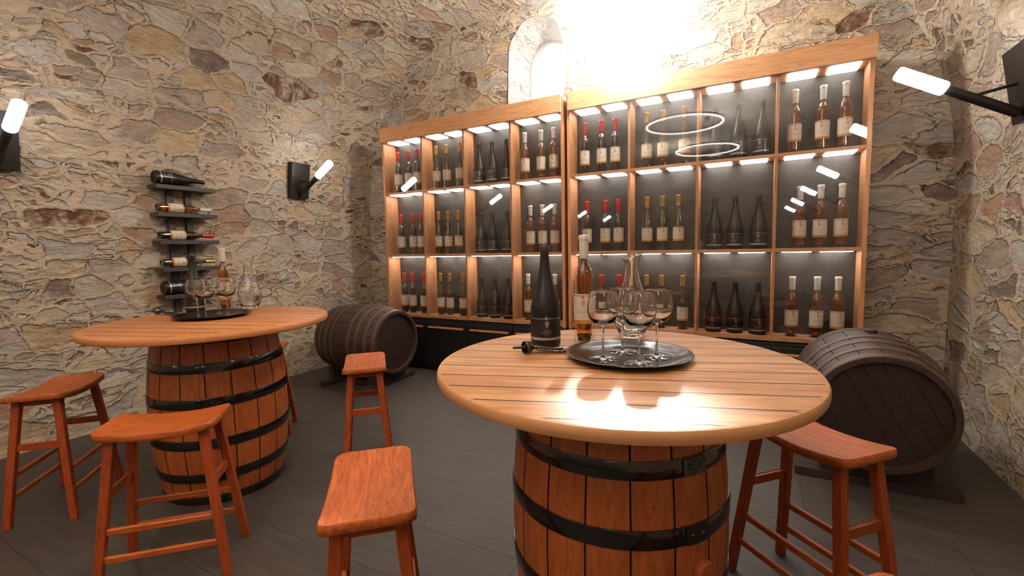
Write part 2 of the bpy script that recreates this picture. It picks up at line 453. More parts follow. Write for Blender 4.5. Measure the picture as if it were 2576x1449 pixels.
def vault_part(name, i0, i1):
    bm = bmesh.new(); uvl = bm.loops.layers.uv.new('UVMap')
    ny = 130
    ys = [YF-.15]+[YF+(YB-YF)*j/(ny-2) for j in range(ny-1)]+[YB+.15]
    grid = []; S = []
    for k in range(i0, i1+1):
        x, z, s = VP[k]
        a = VP[max(k-1, 0)]; b = VP[min(k+1, len(VP)-1)]
        tx, tz = b[0]-a[0], b[1]-a[1]; L = math.hypot(tx, tz); nx, nz = -tz/L, tx/L
        row = []
        for y in ys:
            d = relief(x, y, z)*(0 if k in (0, len(VP)-1) else 1)*max(0, min(1, (YB-y)/.25, (y-YF)/.25))
            row.append(bm.verts.new((x+nx*d, y, z+nz*d)))
        grid.append(row); S.append(s)
    for a in range(len(grid)-1):
        for j in range(ny):
            f = bm.faces.new((grid[a][j], grid[a][j+1], grid[a+1][j+1], grid[a+1][j]))
            for lp, (u, v) in zip(f.loops, ((ys[j], S[a]), (ys[j+1], S[a]), (ys[j+1], S[a+1]), (ys[j], S[a+1]))):
                lp[uvl].uv = (u+40, v+3)
    o = link(name, bm, M['stone'], smooth=60); o['kind'] = 'structure'; return o
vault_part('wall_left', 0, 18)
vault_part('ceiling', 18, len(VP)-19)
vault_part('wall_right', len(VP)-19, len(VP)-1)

def arch_outline(cx, w, z0, z1, n=10, k=2.6):
    """rough round-cornered opening"""
    pts = []
    h = (z1-z0)/2; zc = (z0+z1)/2
    for i in range(4*n):
        a = 2*PI*i/(4*n)
        c, s = math.cos(a), math.sin(a)
        kk = k if s > 0 else 5
        r = 1+.025*math.sin(3*a+cx*5)+.018*math.sin(7*a+cx)
        pts.append((cx+w/2*math.copysign(abs(c)**(2/kk), c)*r, zc+h*math.copysign(abs(s)**(2/kk), s)*r))
    return pts
WIN = [(1.915, .70, 3.02, 4.02), (2.93, .70, 3.02, 3.98)]

def end_wall(name, y, holes, flip=1, uoff=0):
    prof = [(XC+(p[0]-XC)*1.012, p[1] if p[1] < ZS else ZS+(p[1]-ZS)*1.012) for p in VP]
    coords = [Vector(p) for p in prof]; edges = [(i, (i+1) % len(prof)) for i in range(len(prof))]
    for h in holes:
        b = len(coords); coords += [Vector(p) for p in h]
        edges += [(b+i, b+(i+1) % len(h)) for i in range(len(h))]
    def inside(p, poly):
        c = False; j = len(poly)-1
        for i in range(len(poly)):
            if (poly[i][1] > p[1]) != (poly[j][1] > p[1]) and p[0] < (poly[j][0]-poly[i][0])*(p[1]-poly[i][1])/(poly[j][1]-poly[i][1])+poly[i][0]: c = not c
            j = i
        return c
    g = .10
    i = 0
    xx = X0+g/2
    while xx < X1:
        zz = g/2
        while zz < ZS+HV:
            p = (xx+random.uniform(-.02, .02), zz+random.uniform(-.02, .02))
            if inside(p, prof) and not any(inside(p, h) for h in holes): coords.append(Vector(p))
            zz += g
        xx += g
    vs, es, fs, *_ = geometry.delaunay_2d_cdt(coords, edges, [], 0, 1e-5)
    bm = bmesh.new(); uvl = bm.loops.layers.uv.new('UVMap')
    nb = len(prof)+sum(len(h) for h in holes)
    bv = []
    for k, v in enumerate(vs):
        d = 0 if k < nb else relief(v.x+3, 9, v.y)*1.3
        bv.append(bm.verts.new((v.x, y+flip*(-d-.0), v.y)))
    for f in fs:
        c = sum((vs[i] for i in f), Vector((0, 0)))/3
        if not inside(c, prof) or any(inside(c, h) for h in holes): continue
        F = bm.faces.new([bv[i] for i in f])
        for lp in F.loops: lp[uvl].uv = (lp.vert.co.x+20+uoff, lp.vert.co.z+2)
    o = link(name, bm, M['stone_b'], smooth=60); o['kind'] = 'structure'; return o
holes = [arch_outline(*w) for w in WIN]
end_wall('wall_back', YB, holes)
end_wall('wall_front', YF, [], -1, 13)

# floor
bm = bmesh.new(); box(bm, X0-.3, X1+.3, YF-.3, YB+.3, -.06, 0)
o = link('floor', bm, M['floor']); o['kind'] = 'structure'

# windows: splayed limewashed reveal, a slim frame and a pane at the back of the opening
for wi, (w, h) in enumerate(zip(WIN, holes)):
    e = bpy.data.objects.new('window_%d' % (wi+1), None); C.objects.link(e); e['kind'] = 'structure'
    D = .50
    back = [(w[0]+(x-w[0])*.80-.01, (w[2]+w[3])/2+(z-(w[2]+w[3])/2)*.84) for x, z in h]
    bm = bmesh.new(); uvl = bm.loops.layers.uv.new('UVMap'); rings = []
    for t_ in (0, .12, .3, .6, 1):
        rings.append([bm.verts.new((a[0]+(b[0]-a[0])*t_, YB-.012+D*t_+(0), a[1]+(b[1]-a[1])*t_)) for a, b in zip(h, back)])
    n = len(h)
    for k, (A, B) in enumerate(zip(rings, rings[1:])):
        for i in range(n):
            j = (i+1) % n
            F = bm.faces.new((A[i], A[j], B[j], B[i]))
            for lp, (a, b) in zip(F.loops, ((i, k), (i+1, k), (i+1, k+1), (i, k+1))): lp[uvl].uv = (5+b*.12, 3+a*.085)
    link('reveal', bm, M['lime'], e, smooth=60)
    bm = bmesh.new()
    yb = YB-.012+D
    inn = [(w[0]+(x-w[0])*.93, (w[2]+w[3])/2+(z-(w[2]+w[3])/2)*.95) for x, z in back]
    rr = [[bm.verts.new((x, yy, z)) for x, z in L_] for yy, L_ in ((yb-.03, back), (yb-.03, inn), (yb+.02, inn), (yb+.02, back))]
    for A, B in zip(rr, rr[1:]+rr[:1]):
        for i in range(n): bm.faces.new((A[i], A[(i+1) % n], B[(i+1) % n], B[i]))
    link('window_frame', bm, M['lime'], e)
    bm = bmesh.new(); bm.faces.new([bm.verts.new((x, yb, z)) for x, z in inn])
    r = bmesh.ops.extrude_face_region(bm, geom=bm.faces[:])
    for v in r['geom']:
        if isinstance(v, bmesh.types.BMVert): v.co.y += .006
    link('pane', bm, M['winpane'], e)

# ------------------------------------------------------------------ cabinets
U = .6
def lz(v): return (v+2.359)*.6           # bay units -> metres above the floor
ZT, ZH, ZB = lz(2.615), lz(2.3325), lz(-1.285)
SH = [(lz(1.262), lz(1.308)), (lz(-.03), lz(.018)), (lz(-1.28), lz(-1.215))]
YD, YBK = .215, .43                       # visible depth, full carcass depth
PT = .022

def rounded_rect(bm, x0, x1, y0, y1, z0, z1, r=.014, n=4):
    pts = []
    for cx, cy, a in ((x1-r, y1-r, 0), (x0+r, y1-r, PI/2), (x0+r, y0+r, PI), (x1-r, y0+r, 3*PI/2)):
        for k in range(n+1): pts.append((cx+r*math.cos(a+PI/2*k/n), cy+r*math.sin(a+PI/2*k/n)))
    A = [bm.verts.new((x, y, z0)) for x, y in pts]; B = [bm.verts.new((x, y, z1)) for x, y in pts]
    bm.faces.new(A); bm.faces.new(B)
    for i in range(len(pts)): bm.faces.new((A[i], A[(i+1) % len(pts)], B[(i+1) % len(pts)], B[i]))

def cabinet(xs, label, side):
    xl, xr = xs, xs+4*U
    t = thing('wine_cabinet', label, 'wine cabinet', (xl, 0, 0), 0, 'lit wine cabinets')
    W = xr-xl
    bm = bmesh.new(); box(bm, -.020 if side == 'l' else .004, W-.004 if side == 'l' else W+.022, -.032, -.004, ZH, ZT, .002)
    link('header_board', bm, M['cabinet_h'], t)
    for nm, xa in (('side_panel', 0), ('side_panel', W)):
        bm = bmesh.new(); box(bm, xa-.015, xa+.015, 0, YBK, lz(-1.30), ZT-.01, .0015); link(nm, bm, M['cabinet'], t)
    for k in (1, 2, 3):
        bm = bmesh.new(); box(bm, k*U-PT/2+.0, k*U+PT/2, .012, YD, ZB, ZH, .0015); link('divider', bm, M['cabinet'], t)
    for z0, z1 in SH:
        bm = bmesh.new(); box(bm, .0155, W-.0155, .016, YD, z0, z1, .0015)
        link('shelf', bm, M['cabinet_h'], t)
    bm = bmesh.new(); box(bm, .0155, W-.0155, .004, YBK, ZH+.001, ZH+.03); link('top_panel', bm, M['cabinet_h'], t)
    bm = bmesh.new(); box(bm, .0155, W-.0155, YD, YD+.012, ZB, ZH+.001); link('back_panel', bm, M['backing'], t)
    for row, zt in enumerate((ZH, SH[0][0], SH[1][0])):
        for b in range(4):
            for q in (0, 1):
                bm = bmesh.new()
                xa = b*U + (.062 if q == 0 else .335)
                rounded_rect(bm, xa, xa+.203, .020, .208, zt-.006, zt-.0005)
                link('light_panel', bm, M['led'], t)
    bm = bmesh.new(); box(bm, .0158, W-.0158, .002, .007, ZB+.001, ZH-.001)
    g = link('glass_pane', bm, M['pane'], t)
    # lower cupboards
    b2 = thing('base_cabinet', label.replace('lit oak wine cabinet', 'black base cabinet').split(',')[0] + ' with oak door pulls, ' + ('beside the left cask' if side == 'l' else 'behind the right cask'), 'cabinet', (xl, 0, 0), 0, 'black base cabinets')
    bm = bmesh.new(); box(bm, -.012, W+.012, 0, YBK, .06, lz(-1.30)-.001, .002); box(bm, .01, W-.01, .02, YBK, 0, .06)
    link('body', bm, M['base'], b2)
    for k in range(4):
        bm = bmesh.new(); box(bm, k*U+.004, (k+1)*U-.004, -.024, -.001, .065, lz(-1.355), .003)
        d = link('door', bm, M['base'], b2)
        bm = bmesh.new(); box(bm, k*U+.048, (k+1)*U-.048, -.044, -.0245, lz(-1.468), lz(-1.435), .002)
        h = link('handle', bm, M['brass'], d)
    return t
XL2 = (4+.111)*U
cabinet(0, 'lit oak wine cabinet on the left, nearer the small window', 'l')
cabinet(XL2, 'lit oak wine cabinet on the right, ending beside the right wall', 'r')

# ------------------------------------------------------------------ bottles
def emblem(r, z, s, ang=0, leafm=None):
    bm = bmesh.new()
    wrap(bm, poly2([(-.0045*s, .021*s), (-.002*s, .027*s), (-.0065*s, .031*s), (-.003*s, .033*s), (-.004*s, .038*s), (0, .035*s), (.003*s, .038*s), (.0035*s, .033*s), (.0075*s, .030*s), (.003*s, .026*s)]), r, z, ang, -.003*s)
    wrap(bm, poly2([(.001*s, .019*s), (.0022*s, .019*s), (.0035*s, .024*s), (.011*s, .028*s), (.011*s, .0285*s), (.003*s, .0255*s)]), r, z, ang)
    rows = [(3, .015), (4, .0105), (3, .006), (3, .0015), (2, -.003), (1, -.0075)]
    for n, zz in rows:
        for i in range(n): wrap(bm, disc((i-(n-1)/2)*.0047*s+(.0008*s if n % 2 else 0), zz*s, .0021*s, 8), r, z, ang)
    return bm

def white_style(name, label, cap, liquid, body='bordeaux', S=1.0):
    """clear bottle with cream grape label; origin at the base"""
    t = thing(name, label, 'wine bottle')
    if body == 'bordeaux':
        H = .46; R = .0445
        prof = [(0, .012), (.022, .006), (.038, .0005), (.0425, .003), (.0445, .010), (.0445, .10), (.0445, .22), (.0445, .270), (.0425, .292), (.036, .312), (.026, .330), (.0195, .345), (.0178, .362), (.0175, .40), (.0175, .455)]
        lz0, lz1 = .094, .208
    else:
        H = .46; R = .0445
        prof = [(0, .012), (.022, .006), (.038, .0005), (.0425, .003), (.0445, .010), (.0445, .10), (.0445, .185), (.0425, .215), (.036, .255), (.028, .295), (.0215, .335), (.0185, .365), (.0170, .40), (.0168, .455)]
        lz0, lz1 = .094, .196
    P = smooth_prof(prof, 3)
    bm = bmesh.new(); lathe(bm, P+[(0, .455)], 32); link('glass_body', bm, M['shell'], t, smooth=50)
    # wine
    q = []
    lv = .395
    for r, z in P:
        z2 = z*1.0+.008
        if z2 < lv: q.append((max(r*.74-.0005, 0) if r > .02 else r*.70, z2))
    q = [(0, .039), (.016, .0355), (.0255, .0275), (.0300, .0165)] + [p for p in q if p[1] > .0175 and p[0] > .004] + [(.0125, lv), (0, lv)]
    bm = bmesh.new(); lathe(bm, q, 24); link('wine', bm, M[liquid], t, smooth=50)
    bm = bmesh.new(); lathe(bm, [(.0300, .0040), (.0285, .016), (.0235, .027), (.0145, .0345), (0, .0375)], 24)
    link('punt', bm, M['blacklabel'], t, smooth=60)
    if body == 'bordeaux':
        cp = [(0, .3602), (.0192, .3602), (.0200, .364), (.0205, .44), (.0225, .441), (.0228, .447), (.0226, .458), (.020, .462), (0, .463)]
    else:
        cp = [(0, .372), (.0186, .372), (.0190, .376), (.0192, .452), (.0196, .453), (.0196, .459), (.018, .463), (0, .464)]
    bm = bmesh.new(); lathe(bm, cp, 28); link('capsule', bm, M[cap], t, smooth=40)
    rl = R+.0006
    A = math.radians(100)
    bm = bmesh.new()
    def strip(bm, r, z0, z1, a, n=30):
        V = [[bm.verts.new((rr*math.sin(-a+2*a*i/n), -rr*math.cos(-a+2*a*i/n), z)) for i in range(n+1)] for rr, z in ((r, z0), (r, z1), (r-.0004, z1), (r-.0004, z0))]
        for X_, Y_ in zip(V, V[1:]+V[:1]):
            for i in range(n): bm.faces.new((X_[i], X_[i+1], Y_[i+1], Y_[i]))
        bm.faces.new([v[0] for v in V]); bm.faces.new([v[-1] for v in V])
    strip(bm, rl, lz0, lz1, A)
    lb = link('label', bm, M['label'], t, smooth=40); lb['label'] = 'cream paper label with a grape motif'
    bm = bmesh.new(); strip(bm, R+.0008, lz0-.016, lz0-.0002, A); link('label_foot_band', bm, M['label_back'], t, smooth=40)
    zc = (lz0+lz1)/2
    bm = emblem(rl+.0003, zc+.012, 1.0, .05); link('grape_emblem', bm, M['berry'], lb)
    bm = bmesh.new(); rr = rl+.0003
    wrap(bm, rect2(-rl*A*.985, rl*A*.985, lz1-.0095-zc, lz1-.0065-zc, 40), rr, zc)
    for x0, x1, y0, y1 in ((-.024, .028, -.0165, -.0159), (-.024, .028, -.0265, -.0259), (-.0246, -.024, -.0265, -.0159), (.028, .0286, -.0265, -.0159)):
        wrap(bm, rect2(x0, x1, y0, y1, 12), rr, zc)
    wrap(bm, text_polys('VILLA DOMAINE', .0072, 1.1), rr, zc-.0242, 0, .002)
    wrap(bm, text_polys('G R A N D', .0070, 1.3), rr, zc-.0440, 0, .006)
    link('lettering', bm, M['print'], lb)
    return t

def black_style(name, label):
    t = thing(name, label, 'wine bottle')
    prof = [(0, .010), (.03, .005), (.052, .0003), (.0585, .003), (.0625, .012), (.0632, .03), (.0632, .135), (.0612, .165), (.0545, .198), (.044, .235), (.0325, .276), (.0245, .315), (.0196, .352), (.0185, .388)]
    bm = bmesh.new(); lathe(bm, smooth_prof(prof, 3)+[(0, .3885)], 36); link('glass_body', bm, M['black_bottle'], t, smooth=50)
    bm = bmesh.new(); lathe(bm, [(0, .389), (.0188, .389), (.0192, .392), (.0208, .393), (.0212, .398), (.0212, .413), (.0190, .419), (0, .420)], 28)
    link('capsule', bm, M['black_caps'], t, smooth=40)
    R = .0638; A = math.radians(78)
    def strip(bm, r, z0, z1, a, n=26):
        V = [[bm.verts.new((rr*math.sin(-a+2*a*i/n), -rr*math.cos(-a+2*a*i/n), z)) for i in range(n+1)] for rr, z in ((r, z0), (r, z1), (r-.0005, z1), (r-.0005, z0))]
        for X_, Y_ in zip(V, V[1:]+V[:1]):
            for i in range(n): bm.faces.new((X_[i], X_[i+1], Y_[i+1], Y_[i]))
        bm.faces.new([v[0] for v in V]); bm.faces.new([v[-1] for v in V])
    bm = bmesh.new(); strip(bm, R, .029, .1225, A); lb = link('label', bm, M['blacklabel'], t, smooth=40); lb['label'] = 'black label printed in silver'
    bm = emblem(R+.0003, .092, 1.0, .06); link('grape_emblem', bm, M['silver'], lb)
    bm = bmesh.new(); rr = R+.0003
    wrap(bm, rect2(-R*A*.98, R*A*.98, .119, .1215, 40), rr, 0)
    wrap(bm, rect2(-R*A*.98, R*A*.98, .031, .0415, 40), rr, 0)
    wrap(bm, text_polys('SPIRIT', .0095, 1.15), rr, .0655, 0, .004)
    wrap(bm, rect2(-.022, .028, .0595, .0612, 12), rr, 0)
    wrap(bm, text_polys('1 8 8 6 1', .0058, 1.5), rr, .0495, 0, .006)
    link('lettering', bm, M['silver'], lb)
    return t

TZ = 1.060
b_amber = white_style('wine_bottle', 'amber wine bottle with white capsule on the near table, behind the tray of glasses', 'cap_white', 'amber')
b_rose = None
b_black = black_style('wine_bottle', 'tall matt black bottle standing on the near barrel table, left of the amber bottle')
protos = {}
protos['red'] = white_style('wine_bottle', 'x', 'cap_red', 'redwine')
protos['gold'] = white_style('wine_bottle', 'x', 'cap_gold', 'goldwine', 'hock')
protos['white'] = white_style('wine_bottle', 'x', 'cap_white', 'rose')
protos['black'] = b_black
b_amber.location = (3.468, -2.440, TZ); b_amber.rotation_euler = (0, 0, math.radians(12))
b_black.location = (3.352, -2.600, TZ); b_black.rotation_euler = (0, 0, math.radians(26))

CAM = Vector((4.1237, -4.3264, 1.4680))
XPX = {
 0: [[1001,1026.8,1048.8],[1097.3,1122.6,1155.2],[1204.7,1237.4,1273.5],[1320.3,1360.8,1392.7],[1470.7,1513.2,1547.7],[1627,1667.7,1722],[1801.8,1858.4,1918.4],[2001,2071.3,2128.3]],
 1: [[1009,1038.6,1059],[1103.6,1127,1153],[1208.7,1238.3,1274.7],[1334.4,1364.4,1395.4],[1476.4,1522.8,1556.2],[1628,1666.6,1707.3],[1798.4,1850,1910.5],[2013,2065,2118.2]],
 2: [[1017.8,1037.6,1066],[1108.4,1131.5,1164.5],[1212.2,1244.8,1279],[1329,1365,1396.8],[1468,1513.3,1558.9],[1626.5,1663.8,1717.6],[1795.7,1849.8,1907.7],[1992.9,2055.6,2108.6]]}
FPX = 1132.97
def cam_axes():
    yaw, pitch, roll = -.4937, .0864, -.0208
    cy, sy, cp, sp = math.cos(yaw), math.sin(yaw), math.cos(pitch), math.sin(pitch)
    f = Vector((sy*cp, cy*cp, -sp)); r = Vector((cy, -sy, 0)); u = r.cross(f)
    c, s = math.cos(roll), math.sin(roll)
    return r*c+u*s, -r*s+u*c, f
AR, AU, AF = cam_axes()
def x_on(px, z, y):
    """world x where the vertical image line px meets the line (y, z)"""
    # (P-C).AR / (P-C).AF = k
    k = (px-1288)/FPX
    n = AR-AF*k
    d = Vector((0, y, z))-CAM
    return CAM.x - (n.y*d.y+n.z*d.z)/n.x
KIND = ['red', 'gold', 'black', 'white']*2
NAMES = {'red': 'red-capped dark wine bottle', 'gold': 'gold-capped pale wine bottle', 'black': 'matt black wine bottle', 'white': 'white-capped amber wine bottle'}
ORD = ['first', 'second', 'third', 'fourth']
first = {k: True for k in protos}; first['black'] = False
for row in range(3):
    zs = (SH[0][1], SH[1][1], SH[2][1])[row]
    for bay in range(8):
        kd = KIND[bay]
        for k in range(3):
            y = .098+random.uniform(-.010, .012)
            px = XPX[row][bay][k]
            x = x_on(px, zs+.40, y)
            side = 'left' if bay < 4 else 'right'
            xb = (bay*U if bay < 4 else XL2+(bay-4)*U); rb = .071 if kd == 'black' else .052
            x = min(max(x, xb+.016+rb), xb+U-.016-rb)
            lab = '%s, %s of three, %s bay, %s row of the %s cabinet' % (NAMES[kd], ('left', 'middle', 'right')[k], ORD[bay % 4], ('top', 'middle', 'bottom')[row], side)
            src = protos[kd]
            ang = math.atan2(CAM.x-x, -(CAM.y-y))*.55 + random.uniform(-.35, .35)
            if first[kd]: o = src; first[kd] = False
            else: o = dup(src)
            o.location = (x, y, zs+.0008); o.rotation_euler = (0, 0, ang)
            s_ = 1.09; o.scale = (s_, s_, s_)
            o['label'] = lab; o['group'] = '%ss in the lit cabinets' % NAMES[kd]
            if kd == 'black':
                o.scale = (1.08, 1.08, 1.10)

# ------------------------------------------------------------------ barrel tables
def barrel_profile(H, rh, rb, n=22):
    return [(rh+(rb-rh)*(1-((z/H-.5)*2)**2), z) for z in [H*i/n for i in range(n+1)]]

def stave_shell(bm, H, rh, rb, ns, gap=.0035, depth=.006):
    prof = barrel_profile(H, rh, rb)
    rings = []
    for r, z in prof:
        ring = []
        for s in range(ns):
            a0 = 2*PI*s/ns
            g = gap/r
            for da, dr in ((g*.0, -depth), (g*.75, -depth*.9), (g*.85, -.0008), (g*2.2, 0), (2*PI/ns*.5, .0008), (2*PI/ns-g*2.2, 0), (2*PI/ns-g*.85, -.0008), (2*PI/ns-g*.75, -depth*.9)):
                a = a0+da; ring.append(bm.verts.new(((r+dr)*math.cos(a), (r+dr)*math.sin(a), z)))
        rings.append(ring)
    n = len(rings[0])
    for A, B in zip(rings, rings[1:]):
        for i in range(n):
            F = bm.faces.new((A[i], A[(i+1) % n], B[(i+1) % n], B[i]))
            if i % 8 in (0, 1, 6, 7): F.material_index = 1
    return rings

def rim_and_inner(bm, rings, prof_r, H, inset=.035, th=.028, bottom=True):
    n = len(rings[0])
    for ring, z, sgn in ((rings[0], 0, 1), (rings[-1], H, -1)):
        inner = [bm.verts.new((v.co.x*(1-th/prof_r), v.co.y*(1-th/prof_r), z)) for v in ring]
        deep = [bm.verts.new((v.co.x*(1-(th+.004)/prof_r), v.co.y*(1-(th+.004)/prof_r), z+sgn*inset)) for v in ring]
        for A, B in ((ring, inner), (inner, deep)):
            for i in range(n): bm.faces.new((A[i], A[(i+1) % n], B[(i+1) % n], B[i]))

def hoop_mesh(r_of_z, z0, z1, th=.0045, n=72, bulge=.0012):
    bm = bmesh.new()
    a, b = r_of_z(z0), r_of_z(z1); m = (a+b)/2
    zz = (z1-z0)
    prof = [(a-.003, z0), (a+th-.001, z0), (a+th, z0+.002), (m+th+bulge, (z0+z1)/2), (b+th, z1-.002), (b+th-.001, z1), (b-.003, z1)]
    lathe(bm, prof, n, closed=True)
    return bm

def make_barrel(parent, H, rh, rb, ns, hoops, staves_mat, hoop_mat, buckle_ang, rot, head_mat=None, head_planks=0, hw=.052, bung=None, inset=.03):
    rz = lambda z: rh+(rb-rh)*(1-((z/H-.5)*2)**2)
    bm = bmesh.new(); rings = stave_shell(bm, H, rh, rb, ns); rim_and_inner(bm, rings, rh, H, inset)
    o = link('staves', bm, [staves_mat, M['seam']], parent, smooth=35); o.rotation_euler = (0, 0, rot)
    for z, w in hoops:
        z0, z1 = max(z-w/2, .001), min(z+w/2, H-.001)
        h = link('hoop', hoop_mesh(rz, z0, z1), hoop_mat, parent, smooth=40)
        bm = bmesh.new(); a0 = buckle_ang; r = rz(z)
        wa = .085/r
        n = 8; V = []
        for i in range(n+1):
            a = a0+wa*i/n
            e = .004 if i in (0, n) else 0
            V.append([bm.verts.new(((rz(zz)+dr)*math.cos(a), (rz(zz)+dr)*math.sin(a), zz)) for zz, dr in ((z0+.001+e, .003), (z0+.001+e, .009), (z1-.001-e, .009), (z1-.001-e, .003))])
        for A, B in zip(V, V[1:]):
            for i in range(4): bm.faces.new((A[i], A[(i+1) % 4], B[(i+1) % 4], B[i]))
        bm.faces.new(V[0]); bm.faces.new(V[-1])
        link('buckle', bm, hoop_mat, h, smooth=40)
        for f in (.27, .72):
            a = a0+wa*f; rr = rz(z)+.008
            bm = bmesh.new(); m = Matrix.Translation((rr*math.cos(a), rr*math.sin(a), z)) @ Vector((math.cos(a), math.sin(a), 0)).to_track_quat('Z', 'Y').to_matrix().to_4x4()
            lathe(bm, [(.007, 0), (.0062, .003), (.0035, .0055), (0, .0065)], 12, m)
            link('rivet', bm, hoop_mat, h, smooth=60)
    if head_mat:
        for z in (inset, H-inset):
            bm = bmesh.new(); R = rh-.028; np_ = head_planks; w = 2*R/np_
            for k in range(np_):
                x0, x1 = -R+k*w+.0012, -R+(k+1)*w-.0012
                pts = []
                for i in range(7):
                    x = x0+(x1-x0)*i/6; pts.append((x, math.sqrt(max(R*R-x*x, 0))))
                pts2 = pts+[(x, -y) for x, y in reversed(pts)]
                A = [bm.verts.new((x, y, z-.008)) for x, y in pts2]; B = [bm.verts.new((x, y, z+.008)) for x, y in pts2]
                bm.faces.new(A); bm.faces.new(B)
                for i in range(len(A)): 
                    try: bm.faces.new((A[i], A[(i+1) % len(A)], B[(i+1) % len(A)], B[i]))
                    except ValueError: pass
            bmesh.ops.remove_doubles(bm, verts=bm.verts, dist=1e-5)
            link('head', bm, head_mat, parent)
    if bung:
        a, z, r = bung; rr = rz(z)-.006
        m = Matrix.Translation((rr*math.cos(a), rr*math.sin(a), z)) @ Vector((math.cos(a), math.sin(a), 0)).to_track_quat('Z', 'Y').to_matrix().to_4x4()
        bm = bmesh.new(); lathe(bm, [(r, 0), (r, .022), (r-.004, .026), (0, .027)], 24, m)
        link('bung', bm, staves_mat, parent, smooth=40)

PL_ANG = math.radians(18.5)
M['top_near'] = mat_planks('pale_table_boards', srgb(176,124,82), srgb(214,170,128), PL_ANG, 0, srgb(140,88,54))
M['top_far'] = mat_planks('warm_table_boards', srgb(166,102,58), srgb(192,132,82), PL_ANG, .02, srgb(122,68,36))

def barrel_table(loc, R, label, mat, buckle, rot, bung, off):
    t = thing('barrel_table', label, 'table', loc, 0, 'barrel tables')
    bm = bmesh.new()
    th = .040
    lathe(bm, [(0, 1.020), (R-.012, 1.020), (R-.003, 1.024), (R, 1.032), (R, 1.050), (R-.004, 1.057), (R-.012, 1.060), (0, 1.060)], 72)
    top = link('tabletop', bm, mat, t, smooth=30)
    hs = [(.985, .05), (.825, .054), (.625, .056), (.385, .056), (.18, .054), (.032, .05)]
    make_barrel(t, 1.0195, .330, .380, 18, hs, M['barrel'], M['hoop'], buckle, rot, bung=bung)
    return t
NEAR = (3.690, -2.740); FAR = (1.098, -2.710)
n_off = -3.540 - (-math.sin(PL_ANG)*NEAR[0]+math.cos(PL_ANG)*NEAR[1])
def off_for(c, val): return (val - (-math.sin(PL_ANG)*c[0]+math.cos(PL_ANG)*c[1]))
# plank joints measured on the near table run through n = -3.54 (+k*PITCH)
M['top_near'] = mat_planks('pale_table_boards', srgb(152,102,64), srgb(188,142,98), PL_ANG, off_for(NEAR, -3.545), srgb(120,70,40))
barrel_table((*NEAR, 0), .640, 'near barrel table with pale slatted round top, lit by sunlight', M['top_near'], math.radians(-43.5), math.radians(11.7), (math.radians(-33), .50, .034), 0)
barrel_table((*FAR, 0), .662, 'far barrel table by the left wall, warm brown round top', M['top_far'], math.radians(-39), math.radians(0), (math.radians(120), .50, .034), 0)

# ------------------------------------------------------------------ stools
def make_stool(label):
    t = thing('bar_stool', label, 'bar stool')
    L, W, T, H = .47, .275, .034, .725
    bm = bmesh.new()
    nx, ny = 24, 12
    def top(u, v):
        rr = .038
        x, y = u*L/2, v*W/2
        # rounded corners by squeezing
        cx, cy = L/2-rr, W/2-rr
        if abs(x) > cx and abs(y) > cy:
            dx, dy = abs(x)-cx, abs(y)-cy; m = max(dx, dy); l = math.hypot(dx, dy)
            if l > 0: dx, dy = dx*m/l, dy*m/l
            x = math.copysign(cx+dx, x); y = math.copysign(cy+dy, y)
        z = -.026*(1-(x/(L/2))**2)
        return x, y, z
    us = [-1+2*i/nx for i in range(nx+1)]; vs_ = [-1+2*i/ny for i in range(ny+1)]
    def sheet(dz, sc):
        return [[bm.verts.new((top(u, v)[0]*sc, top(u, v)[1]*(1-(1-sc)*L/W), H+top(u, v)[2]+dz)) for v in vs_] for u in us]
    layers = [sheet(0, .985), sheet(-.005, 1.0), sheet(-T+.005, 1.0), sheet(-T, .985)]
    for S_, flip in ((layers[0], 0), (layers[-1], 1)):
        for i in range(nx):
            for j in range(ny): bm.faces.new((S_[i][j], S_[i+1][j], S_[i+1][j+1], S_[i][j+1]))
    def border(S_):
        return [S_[i][0] for i in range(nx)]+[S_[nx][j] for j in range(ny)]+[S_[i][ny] for i in range(nx, 0, -1)]+[S_[0][j] for j in range(ny, 0, -1)]
    bs = [border(S_) for S_ in layers]
    for A, B in zip(bs, bs[1:]):
        for i in range(len(A)): bm.faces.new((A[i], A[(i+1) % len(A)], B[(i+1) % len(A)], B[i]))
    link('seat', bm, M['stool'], t, smooth=50)
    tx, ty, bx, by = .175, .088, .250, .148
    zt = H-T-.012
    def leg_at(sx, sy, z):
        f = 1-z/zt
        return Vector((sx*(tx+(bx-tx)*f), sy*(ty+(by-ty)*f), z))
    for sx in (-1, 1):
        for sy in (-1, 1):
            bm = bmesh.new()
            p0, p1 = leg_at(sx, sy, 0), leg_at(sx, sy, zt)
            d = .017
            V0 = [bm.verts.new((p0.x+a*d, p0.y+b*d, 0)) for a, b in ((-1,-1),(1,-1),(1,1),(-1,1))]
            V1 = [bm.verts.new((p1.x+a*d*1.08, p1.y+b*d*1.08, zt+.004)) for a, b in ((-1,-1),(1,-1),(1,1),(-1,1))]
            bm.faces.new(V0); bm.faces.new(V1)
            for i in range(4): bm.faces.new((V0[i], V0[(i+1) % 4], V1[(i+1) % 4], V1[i]))
            bmesh.ops.bevel(bm, geom=bm.edges[:], offset=.0025, segments=1, affect='EDGES')
            link('leg', bm, M['stool_leg'], t)
    for sy in (-1, 1):
        for z in (.155, .275):
            bm = bmesh.new(); beam(bm, leg_at(-1, sy, z), leg_at(1, sy, z), .018, .028); link('stretcher', bm, M['stool'], t)
    for sx in (-1, 1):
        bm = bmesh.new(); beam(bm, leg_at(sx, -1, .43), leg_at(sx, 1, .43), .018, .030); link('stretcher', bm, M['stool_leg'], t)
        bm = bmesh.new(); q0, q1 = leg_at(sx, -1, zt-.006), leg_at(sx, 1, zt-.006)
        beam(bm, q0, q1, .020, .030); link('apron', bm, M['stool_leg'], t)
    return t
